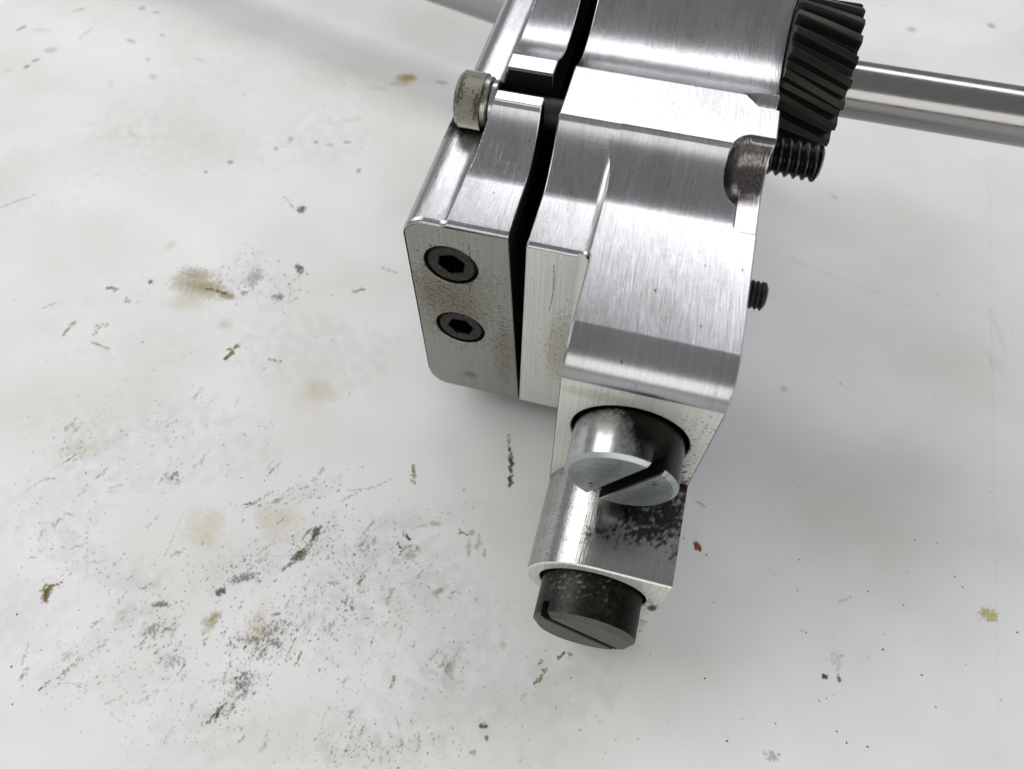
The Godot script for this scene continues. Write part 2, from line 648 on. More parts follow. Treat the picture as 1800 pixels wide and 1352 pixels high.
func bracket() -> void:
	var t := thing("clamp_bracket", "bright machined aluminium clamp bracket with a slit jaw, black socket screws and two slotted pins", "machine part", BASE)
	# main body: the wavy top, its walls and the tall front face with the upper bore
	var arc := PackedFloat32Array()
	for i in 33:
		arc.append(CREASE + FOLD * sin(PI * 0.5 * i / 32.0))
	var zs := join([span(-206, -168, 1.0), span(-168, -145, 0.6), span(-145, -141, 0.5), span(-141, -103.2, 0.16), span(-103.2, -77, 1.0), span(-77, CREASE, 0.3), arc])
	var xs := join([span(-9, -8.6, 0.1), span(-8.6, 11.5, 1.0), span(11.5, 20.6, 0.16), span(20.6, 20.9, 0.1)])
	var top := MB.new()
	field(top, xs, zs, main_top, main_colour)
	skirt(top, edge_row([20.9], zs, main_top), -176.4, Vector3.RIGHT)
	skirt(top, edge_row([-9.0], zs, main_top), -176.4, Vector3.LEFT)
	skirt(top, edge_row(xs, [-206.0], main_top), -176.4, Vector3.FORWARD)
	obj("main_body", top, M.top, t)
	var front := MB.new()
	var bore := MB.new()
	var z_front := CREASE + FOLD
	prism(front, front, Vector3(0, 0, z_front), Vector3.RIGHT, Vector3.UP, PackedVector2Array([Vector2(-9, -176.4), Vector2(20.9, -176.4), Vector2(20.9, -114.2), Vector2(-9, -114.2)]), 2.0, 0.25, [circle(Vector2(5.93, -131.1), 11.85)], [0.25, 0.25, 0.0, 0.25], bore, 14.0, false)
	obj("front_face", front, M.body_front, t)
	obj("upper_bore", bore, M.oily_shade, t)
	# end block with the lower bore
	var d := PackedVector2Array([Vector2(20.9, -176.6), Vector2(20.9, -146.85)])
	d.append_array(circle(Vector2(5.93, -161.75), 14.9, PI * 0.5, PI * 1.5, 40))
	var eb := MB.new()
	var ebw := MB.new()
	var bore2 := MB.new()
	prism(eb, ebw, Vector3(0, 0, -45.5), Vector3.RIGHT, Vector3.UP, d, 22.6, 0.3, [circle(Vector2(5.93, -161.75), 11.85)], [], bore2, 12.0, false)
	obj("end_block_face", eb, M.body_front, t)
	var side := MB.new()
	side.tint = block_dirt
	var ring := PackedVector2Array([Vector2(20.9, -146.85)])
	ring.append_array(span_line(Vector2(20.9, -146.85), Vector2(5.93, -146.85), 60))
	ring.append_array(circle(Vector2(5.93, -161.75), 14.9, PI * 0.5, PI * 1.5, 120))
	for i in ring.size():
		var p := ring[i]
		var n := Vector3.UP if p.x > 5.93 else Vector3(p.x - 5.93, p.y + 161.75, 0).normalized()
		for j in 90:
			side.vert(Vector3(p.x, p.y, lerpf(-45.8, -68.2, j / 89.0)), n, Vector2(float(i) / (ring.size() - 1), j / 89.0))
	side.grid(ring.size(), 90, 0)
	side.flat([Vector3(20.9, -146.85, -45.8), Vector3(20.9, -176.6, -45.8), Vector3(20.9, -176.6, -68.2), Vector3(20.9, -146.85, -68.2)], Vector3.RIGHT, [Vector2(0, 0), Vector2(0, 0.1), Vector2(0, 0.1), Vector2.ZERO])
	obj("end_block", side, M.block, t)
	obj("lower_bore", bore2, M.oily_shade, t)
	# the half of the clamp that is one with the body
	var fz := join([span(-206, -145, 1.0), span(-145, -138, 0.5), span(-138, -103, 0.25), span(-103, -93.1, 1.0), span(-93.1, -92.02, 0.09)])
	var fx := join([span(-21.5, -21.1, 0.1), span(-21.1, -11.1, 1.0), span(-11.1, -9, 0.1)])
	var fixed := MB.new()
	field(fixed, fx, fz, fixed_top)
	obj("fixed_jaw", fixed, M.top, t)
	var ff := MB.new()
	var slit := MB.new()
	prism(ff, slit, Vector3(0, 0, -92), Vector3.RIGHT, Vector3.UP, PackedVector2Array([Vector2(-22.55, -169.8), Vector2(-9.2, -169.8), Vector2(-9.2, -108.85), Vector2(-21.5, -108.85)]), 114.0, 0.25, [], [0.3, 0.0, 0.0, 0.25], null, 10.0, false)
	# the hollow corner between this face and the body
	var cs := ff.v.size()
	for i in 9:
		var a := PI * 0.5 * i / 8.0
		for j in 2:
			ff.vert(Vector3(-9.05 - 2.2 + 2.2 * sin(a), -107.4 if j == 0 else -169.8, -91.95 + 2.2 - 2.2 * cos(a)), Vector3(-sin(a), 0, cos(a)), Vector2(1.0, float(j)))
	ff.grid(9, 2, cs)
	obj("fixed_jaw_face", ff, M.fixed_front, t)
	# the loose half
	var jz := join([span(-206, -145, 1.0), span(-145, -134, 0.4), span(-134, -116, 0.2), span(-116, -104, 0.4), span(-104, -93.1, 1.0), span(-93.1, -92.02, 0.09)])
	var jx := join([span(-47, -42.2, 0.3), span(-42.2, -39.4, 0.5), span(-39.4, -33.6, 0.12), span(-33.6, -25.4, 0.7), span(-25.4, -25.15, 0.08)])
	var jaw := MB.new()
	field(jaw, jx, jz, jaw_top, jaw_colour)
	skirt(jaw, edge_row([-47.0], jz, jaw_top), -164.0, Vector3.LEFT)
	skirt(jaw, edge_row(jx, [-206.0], jaw_top), -169.0, Vector3.FORWARD)
	obj("loose_jaw", jaw, M.ledge, t)
	# oily walls and floor of the slot that the clamp screw lies in
	var lining := MB.new()
	for sd: float in [-1.0, 1.0]:
		var wz := -124.7 + 3.70 * sd
		lining.flat([Vector3(-36.6, -106.2, wz), Vector3(-34.6, -97.9, wz), Vector3(-25.2, -97.9, wz), Vector3(-25.2, -112, wz), Vector3(-36.6, -112, wz)], Vector3(0, 0, -sd))
	obj("screw_slot", lining, M.oily_shade, t)
	var jf := MB.new()
	var jp := PackedVector2Array([Vector2(-22.75, -169.6)])
	jp.append(Vector2(-25.15, -107.85))
	jp.append(Vector2(-42.2, -108.2))
	for i in 7:
		var a := PI * 0.5 + PI * 0.37 * i / 6.0
		jp.append(Vector2(-42.2 + 5.0 * cos(a), -113.2 + 5.0 * sin(a)))
	jp.append(Vector2(-46.9, -164.0))
	for i in 9:
		var a := PI + PI * 0.45 * i / 8.0
		jp.append(Vector2(-41.6 + 5.3 * cos(a), -164.4 + 5.3 * sin(a)))
	var holes := [circle(Vector2(-37.6, -119.4), 5.95, 0, TAU, 40), circle(Vector2(-37.0, -141.9), 5.95, 0, TAU, 40)]
	var sockets := MB.new()
	prism(jf, slit, Vector3(0, 0, -92), Vector3.RIGHT, Vector3.UP, jp, 114.0, 0.18, holes, [], sockets, 6.0, false)
	obj("loose_jaw_face", jf, M.front, t)
	obj("screw_recess", sockets, M.oily_shade, t)
	obj("clamp_slit", slit, M.oily_shade, t)  # slit walls coloured near black for the shade of the deep gap
	# added dark sheets that block light and keep the slit black
	var shade_fill := MB.new()
	shade_fill.flat([Vector3(-26, -136, -93), Vector3(-21, -136, -93), Vector3(-21, -136, -206), Vector3(-26, -136, -206)], Vector3.UP)
	shade_fill.flat([Vector3(-26, -96, -190), Vector3(-21, -96, -190), Vector3(-21, -150, -190), Vector3(-26, -150, -190)], Vector3.BACK)
	shade_fill.flat([Vector3(-24.6, -130, -99), Vector3(-21.3, -130, -99), Vector3(-22.0, -169, -99), Vector3(-23.2, -169, -99)], Vector3.BACK)
	obj("slit_shade_fill", shade_fill, M.oily_shade, t)


func span_line(a: Vector2, b: Vector2, k: int) -> PackedVector2Array:
	var r := PackedVector2Array()
	for i in range(1, k):
		r.append(a.lerp(b, float(i) / k))
	return r


# a pin with a screwdriver slot: two half discs on a round shank
func slotted_pin(t: Node3D, c: Vector2, z_end: float, r: float, length: float, turn: float, slot: float, deep: float, off: float, chamfer: float, skin: Material, end: Material, dirt: Callable, label: String) -> void:
	var body := MB.new()
	body.tint = dirt
	lathe(body, Vector3(c.x, c.y, z_end - length), Vector3.BACK, PackedVector2Array([Vector2(0, r), Vector2(length - deep, r)]), 144, 0.4)
	var o := obj("slotted_pin", body, skin, t)
	o.set_meta("label", label)
	var floor_disc := MB.new()
	lathe(floor_disc, Vector3(c.x, c.y, z_end - deep), Vector3.BACK, PackedVector2Array([Vector2(-0.02, r - 0.05), Vector2(0.0, 0.0)]), 48)
	obj("slot_floor", floor_disc, M.oily_shade, o)
	for sgn: float in [-1.0, 1.0]:
		var face := MB.new()
		var h: float = slot * 0.5 + off * sgn
		var a0: float = asin(h / r)
		var seg := circle(Vector2.ZERO, r, a0, PI - a0, 72)
		var e := []
		for i in seg.size():
			e.append(chamfer if i < seg.size() - 1 else 0.1)
		var A := Vector3(cos(turn), sin(turn), 0) * sgn
		var B := Vector3(-sin(turn), cos(turn), 0) * sgn
		var wall := MB.new()
		wall.tint = dirt
		prism(face, wall, Vector3(c.x, c.y, z_end), A, B, seg, deep + 0.01, chamfer * 0.8, [], e, null, 1.0, false)
		obj("slot_half", face, end, o)
		obj("slot_half_side", wall, skin, o)
		var cheek := MB.new()
		var x := sqrt(r * r - h * h) - 0.1
		var at := func(q: float, w: float) -> Vector3: return Vector3(c.x, c.y, z_end - w) + A * q + B * (h - 0.03)
		cheek.flat([at.call(-x, 0.35), at.call(x, 0.35), at.call(x, deep), at.call(-x, deep)], -B)
		obj("slot_cheek", cheek, M.oily_shade, o)


func zinc_dirt(p: Vector3) -> Color:
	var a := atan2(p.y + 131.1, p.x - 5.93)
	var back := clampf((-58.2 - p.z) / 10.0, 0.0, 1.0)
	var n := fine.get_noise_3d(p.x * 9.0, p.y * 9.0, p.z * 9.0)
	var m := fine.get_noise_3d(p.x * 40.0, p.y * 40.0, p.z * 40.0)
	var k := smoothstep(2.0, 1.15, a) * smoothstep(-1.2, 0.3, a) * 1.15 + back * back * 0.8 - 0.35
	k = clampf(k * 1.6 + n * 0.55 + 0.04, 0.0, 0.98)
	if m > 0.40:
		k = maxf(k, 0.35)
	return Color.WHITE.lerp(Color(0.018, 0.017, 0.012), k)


func dark_dirt(p: Vector3) -> Color:
	var m := fine.get_noise_3d(p.x * 30.0, p.y * 30.0, p.z * 30.0)
	var n := fine.get_noise_3d(p.x * 7.0, p.y * 7.0, p.z * 7.0)
	var side := smoothstep(0.0, 12.0, p.x - 1.0)
	var col := Color(0.034, 0.034, 0.032).lerp(Color(0.013, 0.012, 0.010), clampf(side + n * 1.2, 0.0, 1.0))
	if m + n * 0.6 > 0.27 and p.z < -38.0 and p.x < 9.0:
		col = col.lerp(Color(0.20, 0.18, 0.14), clampf((m + n * 0.6 - 0.27) * 4.0, 0.0, 0.7) * smoothstep(-37.0, -44.0, p.z))
	return col


func block_dirt(p: Vector3) -> Color:
	var n := fine.get_noise_3d(p.x * 7.0 + p.z * 3.0, p.y * 7.0, p.z * 5.0)
	var m := fine.get_noise_3d(p.x * 45.0, p.y * 45.0, p.z * 45.0)
	var back := clampf((-50.5 - p.z) / 9.0, 0.0, 1.0)
	var k := 0.0
	if p.x > 1.5:
		var low := coarse.get_noise_2d(p.x * 12.0, p.z * 12.0)
		k = smoothstep(2.5, 10.0, p.x + low * 8.0) * back * 1.35 - 0.45 + low * 0.9
		k = clampf(k * 1.25 + n * 1.35 + 0.02 + 0.3 * fine.get_noise_3d(p.x * 30.0, 0.0, p.z * 9.0) + 0.05, 0.0, 0.9)
		if back <= 0.0:
			k *= 0.2
	elif m + n * 0.5 > 0.40:
		k = 0.4
	return Color.WHITE.lerp(Color(0.02, 0.018, 0.014), k)


func socket_screw(t: Node3D, c: Vector2, turn: float, label: String) -> void:
	var face := MB.new()
	var hole := MB.new()
	prism(face, face, Vector3(c.x, c.y, -92.35), Vector3.RIGHT, Vector3.UP, circle(Vector2.ZERO, 5.6, 0, TAU, 48), 5.0, 0.6, [circle(Vector2.ZERO, 3.15, turn, turn + TAU, 6)], [], hole, 3.0, false)
	var o := obj("socket_screw", face, M.screw_face, t)
	o.set_meta("label", label)
	obj("hex_socket", hole, M.socket, o)


func screws() -> void:
	var t: Node3D = get_node("clamp_bracket")
	socket_screw(t, Vector2(-37.6, -119.4), 0.35, "black socket screw nearer the top of the loose jaw's face")
	socket_screw(t, Vector2(-37.0, -141.9), 0.1, "black socket screw lower on the loose jaw's face")
	slotted_pin(t, Vector2(5.93, -131.1), -58.2, 11.1, 22.0, deg_to_rad(62.0), 3.2, 3.6, -0.65, 0.9, M.pin_zinc, M.zinc_end, zinc_dirt, "bright zinc plated slotted pin in the upper bore, stained with black oil")
	slotted_pin(t, Vector2(5.93, -161.75), -35.5, 11.1, 20.0, deg_to_rad(-36.2), 2.2, 3.4, 0.0, 1.3, M.pin_dark, M.dark_end, dark_dirt, "dark grey slotted pin standing out of the end block")
	# the clamp screw right across: knurled head, washer, shank and threaded tip
	var o := Vector3(-44.4, -103.9, -124.3)
	var head := MB.new()
	lathe(head, o, Vector3.RIGHT, PackedVector2Array([Vector2(1.5, 0), Vector2(1.5, 2.6), Vector2(0.0, 2.9), Vector2(0.0, 4.7), Vector2(0.35, 5.4), Vector2(0.9, 5.75)]), 96)
	turned(head, o, Vector3.RIGHT, join([span(0.9, 1.1, 0.05), span(1.1, 5.6, 0.5), span(5.6, 5.8, 0.05)]), 720, func(x: float, a: float) -> float: return 5.75 + (0.24 * (absf(sin(a * 45.0)) - 0.25) if x > 0.95 and x < 5.75 else 0.0))
	lathe(head, o, Vector3.RIGHT, PackedVector2Array([Vector2(5.8, 5.75), Vector2(5.9, 5.4), Vector2(6.9, 5.4), Vector2(7.2, 5.0), Vector2(7.2, 3.0)]), 96)
	var h := obj("clamp_screw", head, M.knurl, t)
	var washer := MB.new()
	lathe(washer, o, Vector3.RIGHT, PackedVector2Array([Vector2(7.3, 3.5), Vector2(7.3, 4.7), Vector2(7.55, 4.95), Vector2(8.5, 4.95), Vector2(8.8, 4.6), Vector2(8.8, 3.5)]), 72)
	obj("washer", washer, M.top, h)
	var shank := MB.new()
	lathe(shank, o, Vector3.RIGHT, PackedVector2Array([Vector2(7.3, 3.3), Vector2(30, 3.3)]), 48)
	obj("shank", shank, M.blackened, h)
	var tip := MB.new()
	thread(tip, Vector3(19.5, -104.0, -123.9), 3.75, 11.4, 1.72)
	obj("threaded_tip", tip, M.thread_steel, h)
	var grub := MB.new()
	thread(grub, Vector3(19.5, -111.6, -93.9), 2.75, 5.4, 0.95)
	var g := obj("grub_screw", grub, M.blackened, t)
	g.set_meta("label", "small black threaded screw end on the right side of the body")


func thread(mb: MB, O: Vector3, r: float, length: float, pitch: float) -> void:
	var ts := span(0, length - 0.5, pitch / 14.0)
	turned(mb, O, Vector3.RIGHT, ts, 60, func(x: float, a: float) -> float:
		var p := fposmod(x / pitch - a / TAU, 1.0)
		return r - pitch * 0.5 * clampf(1.0 - absf(p - 0.5) * 2.35, 0.0, 1.0) + pitch * 0.02)
	lathe(mb, O, Vector3.RIGHT, PackedVector2Array([Vector2(length - 0.52, r), Vector2(length, r - 0.8), Vector2(length, 0.0)]), 60)


func shaft() -> void:
	var t := thing("geared_shaft", "polished steel shaft with a blackened helical gear, held through the bracket", "shaft", BASE)
	var rod := MB.new()
	lathe(rod, Vector3(21.2, -109.4, -156.2), Vector3.RIGHT, PackedVector2Array([Vector2(0, 6.1), Vector2(60, 6.1), Vector2(170, 6.1)]), 96)
	obj("shaft", rod, M.chrome, t)
	var g := MB.new()
	var teeth := 23
	var R := 16.9
	var w := 13.6
	var helix := 0.021
	var gx := 21.05
	var f := func(x: float, a: float) -> float:
		var q := absf(fposmod((a - helix * x) / TAU * teeth, 1.0) - 0.5) * 2.0
		return R - 2.3 * smoothstep(0.30, 0.68, q) - 0.5 * maxf(0.0, 0.4 - minf(x, w - x))
	turned(g, Vector3(gx, -109.4, -156.2), Vector3.RIGHT, join([span(0, 0.4, 0.2), span(0.4, w - 0.4, 0.9), span(w - 0.4, w, 0.2)]), teeth * 30, f, helix)
	for sd in 2:
		var x := 0.0 if sd == 0 else w
		var n := Vector3.LEFT if sd == 0 else Vector3.RIGHT
		var c := g.vert(Vector3(gx + x, -109.4, -156.2), n)
		var u := Vector3.RIGHT.cross(Vector3.UP).normalized()
		var ww := Vector3.RIGHT.cross(u).normalized()
		var k := teeth * 30
		var s := g.v.size()
		for i in k + 1:
			var a := TAU * i / k + helix * x
			g.vert(Vector3(gx + x, -109.4, -156.2) + (u * cos(a) + ww * sin(a)) * float(f.call(x, a)), n)
		for i in k:
			g.tri(c, s + i, s + i + 1)
	obj("helical_gear", g, M.gear_steel, t)


func bars() -> void:
	var t := thing("steel_bar", "dull grey steel bar, out of focus, behind the loose jaw at the top edge", "bar", BASE)
	var b := MB.new()
	lathe(b, Vector3(-230, -151, -277), Vector3(1, 0, 0.265).normalized(), PackedVector2Array([Vector2(0, 0), Vector2(0, 7.4), Vector2(0.8, 8.0), Vector2(205, 8.0)]), 64)
	obj("bar", b, M.bar_steel, t)


# ---------------------------------------------------------------- stains, dirt, wear and painted glints
func speckle(c: Canvas, n: int, lo: Vector2, hi: Vector2, size: float, col: Color, alpha: float, turn := 0.0, spread := 3.0, long := 1.6) -> void:
	for i in n:
		var s := size * (0.4 + pow(rng.randf(), 3.0) * 1.6)
		c.blot(rng.randf_range(lo.x, hi.x), rng.randf_range(lo.y, hi.y), s * long * (0.7 + rng.randf() * 0.6), s, turn + rng.randf_range(-spread, spread), col, alpha * rng.randf_range(0.4, 1.0), 0.3)


func cloud(c: Canvas, n: int, x: float, y: float, rx: float, ry: float, turn: float, size: float, col: Color, alpha: float, long := 1.6, along := 0.0) -> void:
	for i in n:
		var p := Vector2(rng.randfn(0, rx), rng.randfn(0, ry)).rotated(turn)
		var s := size * (0.3 + pow(rng.randf(), 3.0) * 2.2)
		c.blot(x + p.x, y + p.y, s * lerpf(1.0, long, rng.randf()), s, along + rng.randfn(0, 0.5), col.lerp(Color8(96, 88, 56), 0.6 * rng.randf() * rng.randf()), alpha * rng.randf_range(0.2, 1.0), 0.3)


func painted() -> void:
	var dirt := Color8(52, 48, 38)
	var black := Color8(22, 20, 17)
	# the jaws' front faces, 17 pixels to the millimetre: dirt round and between the screws
	var c := Canvas.new(384, 1056, Color8(226, 226, 220), fine)
	c.blot(140, 420, 190, 330, 0.2, Color8(190, 186, 168), 0.7, 0.5, 0.4)
	c.blot(330, 700, 60, 300, 0.0, Color8(190, 186, 168), 0.6, 0.5, 0.4)
	speckle(c, 900, Vector2.ZERO, Vector2(384, 1056), 1.7, Color8(120, 115, 98), 0.6)
	c.blot(120, 400, 120, 210, -0.5, Color8(150, 144, 118), 0.4, 0.7, 0.5)
	cloud(c, 1300, 120, 400, 62, 120, -0.5, 1.9, dirt, 0.6)
	cloud(c, 420, 170, 190, 90, 50, 0.3, 1.9, dirt, 0.75)
	cloud(c, 300, 230, 640, 60, 60, 0.3, 1.8, dirt, 0.65)
	c.blot(180, 930, 44, 30, -0.4, Color8(120, 116, 96), 0.5, 0.9, 0.9)
	cloud(c, 70, 180, 930, 40, 22, -0.4, 1.5, dirt, 0.6)
	cloud(c, 260, 325, 560, 26, 190, 0.0, 2.0, dirt, 0.75)
	for q in [[160, 210, 118], [170, 590, 116]]:
		cloud(c, 260, q[0], q[1], q[2] * 0.55, q[2] * 0.55, 0.0, 2.0, dirt, 0.65)
	c.stroke(215, 60, 205, 330, 3.0, dirt, 0.7, 0.6, 0.03)
	for i in 40:
		var a := Vector2(rng.randf_range(0, 384), rng.randf_range(0, 1056))
		c.stroke(a.x, a.y, a.x + rng.randfn(0, 26), a.y + rng.randfn(0, 40), 1.3, dirt, 0.4, 0.4)
	c.lines(31, 12, 0.18)
	var f := metal("front", Color(0.42, 0.42, 0.41), 0.46, c.texture())
	f.metallic = 0.6
	# the fixed half's face: less dirt, a long scratch down it
	c = Canvas.new(256, 1056, Color8(242, 242, 238), fine)
	c.blot(190, 560, 90, 300, 0.0, Color8(196, 193, 178), 0.6, 0.5, 0.4)
	speckle(c, 500, Vector2.ZERO, Vector2(256, 1056), 1.7, Color8(120, 115, 98), 0.55)
	cloud(c, 150, 200, 430, 26, 120, 0.0, 1.9, dirt, 0.7)
	cloud(c, 90, 100, 600, 60, 60, 0.0, 1.9, dirt, 0.6)
	c.stroke(128, 60, 122, 330, 2.6, dirt, 0.75, 0.5, 0.03)
	c.lines(32, 12, 0.18)
	var g := metal("fixed_front", Color(0.88, 0.88, 0.86), 0.46, c.texture())  # same metal, base lightened to offset the shade on this face
	g.metallic = 0.6
	# the body's own front face and the face of the end block
	c = Canvas.new(512, 1056, Color8(244, 244, 240), fine)
	speckle(c, 500, Vector2.ZERO, Vector2(512, 1056), 1.6, Color8(110, 106, 92), 0.6)
	cloud(c, 300, 450, 150, 50, 90, 0.3, 1.9, dirt, 0.7)
	cloud(c, 420, 470, 560, 22, 160, 0.0, 2.4, black, 0.85)
	c.blot(492, 620, 22, 110, 0.0, black, 0.95, 0.6, 1.2)
	c.blot(120, 60, 140, 40, 0.0, Color8(200, 196, 176), 0.5, 0.4, 0.5)
	c.lines(33, 12, 0.15)
	f = metal("body_front", Color(0.88, 0.88, 0.86), 0.46, c.texture())  # base lightened here too, making up for shade on the body front
	f.metallic = 0.6
	c = Canvas.new(256, 256, Color8(216, 220, 220), fine)
	c.blot(110, 150, 130, 90, 0.3, Color8(168, 178, 174), 0.7, 0.5, 0.3)
	speckle(c, 160, Vector2.ZERO, Vector2(256, 256), 1.8, Color8(120, 124, 116), 0.5)
	cloud(c, 40, 50, 215, 24, 14, 0.0, 3.4, dirt, 0.7)
	var ze := metal("zinc_end", Color(0.60, 0.63, 0.645), 0.38, c.texture())
	ze.metallic = 0.92
	c = Canvas.new(256, 256, Color8(96, 96, 92), fine)
	speckle(c, 600, Vector2.ZERO, Vector2(256, 256), 2.0, Color8(60, 60, 56), 0.7)
	speckle(c, 200, Vector2.ZERO, Vector2(256, 256), 1.4, Color8(150, 146, 130), 0.6)
	var de := metal("dark_end", Color(0.72, 0.72, 0.70), 0.5, c.texture())
	de.metallic = 0.5
	c = Canvas.new(512, 128, Color8(196, 195, 188), fine)
	speckle(c, 500, Vector2.ZERO, Vector2(512, 128), 1.8, Color8(60, 56, 48), 0.6)
	for i in 3:
		c.blot(rng.randf_range(230, 480), rng.randf_range(0, 128), 60, 30, 0.0, Color8(70, 66, 58), 0.5, 0.6, 0.5)
	metal("knurl", Color(0.66, 0.66, 0.63), 0.32, c.texture())
	# pits, scratches and smears that all the bright milled faces share
	c = Canvas.new(768, 2048, Color8(250, 250, 250), fine)
	for i in 60:
		c.blot(rng.randf_range(0, 768), rng.randf_range(0, 2048), rng.randf_range(60, 160), rng.randf_range(60, 200), rng.randf() * 3.0, Color8(228, 226, 222), 0.3, 0.5, 0.1)
	speckle(c, 1500, Vector2.ZERO, Vector2(768, 2048), 1.5, Color8(150, 148, 144), 0.7)
	speckle(c, 90, Vector2.ZERO, Vector2(768, 2048), 2.8, Color8(60, 58, 54), 0.9, 0.0, 3.0, 1.2)
	for i in 260:
		var a := Vector2(rng.randf_range(0, 768), rng.randf_range(0, 2048))
		var l := rng.randf_range(10, 90)
		var w := rng.randfn(1.3, 0.5)
		c.stroke(a.x, a.y, a.x + cos(w) * l, a.y + sin(w) * l * 0.6, 1.2, Color8(176, 174, 172), 0.6, 0.3)
	c.lines(21, 40, 0.16)
	var wear := c.texture()
	for m: StandardMaterial3D in [M.top, M.ledge, M.block]:
		m.detail_enabled = true
		m.detail_blend_mode = BaseMaterial3D.BLEND_MODE_MUL
		m.detail_uv_layer = BaseMaterial3D.DETAIL_UV_2
		m.detail_albedo = wear
	c = Canvas.new(256, 256, Color8(74, 72, 68), fine)
	speckle(c, 900, Vector2.ZERO, Vector2(256, 256), 2.6, Color8(26, 24, 21), 0.8)
	speckle(c, 260, Vector2.ZERO, Vector2(256, 256), 2.0, Color8(150, 142, 116), 0.7)
	cloud(c, 120, 90, 190, 50, 26, 0.3, 2.4, Color8(170, 160, 120), 0.8)
	var sf := metal("screw_face", Color(0.42, 0.42, 0.41), 0.45, c.texture())
	sf.metallic = 0.7
	c = Canvas.new(128, 128, Color8(24, 22, 18), fine)
	speckle(c, 200, Vector2.ZERO, Vector2(128, 128), 2.0, Color8(150, 140, 96), 0.8)  # pale brass specks are painted glints at the hex bottom
	metal("socket", Color(0.7, 0.7, 0.7), 0.45, c.texture())


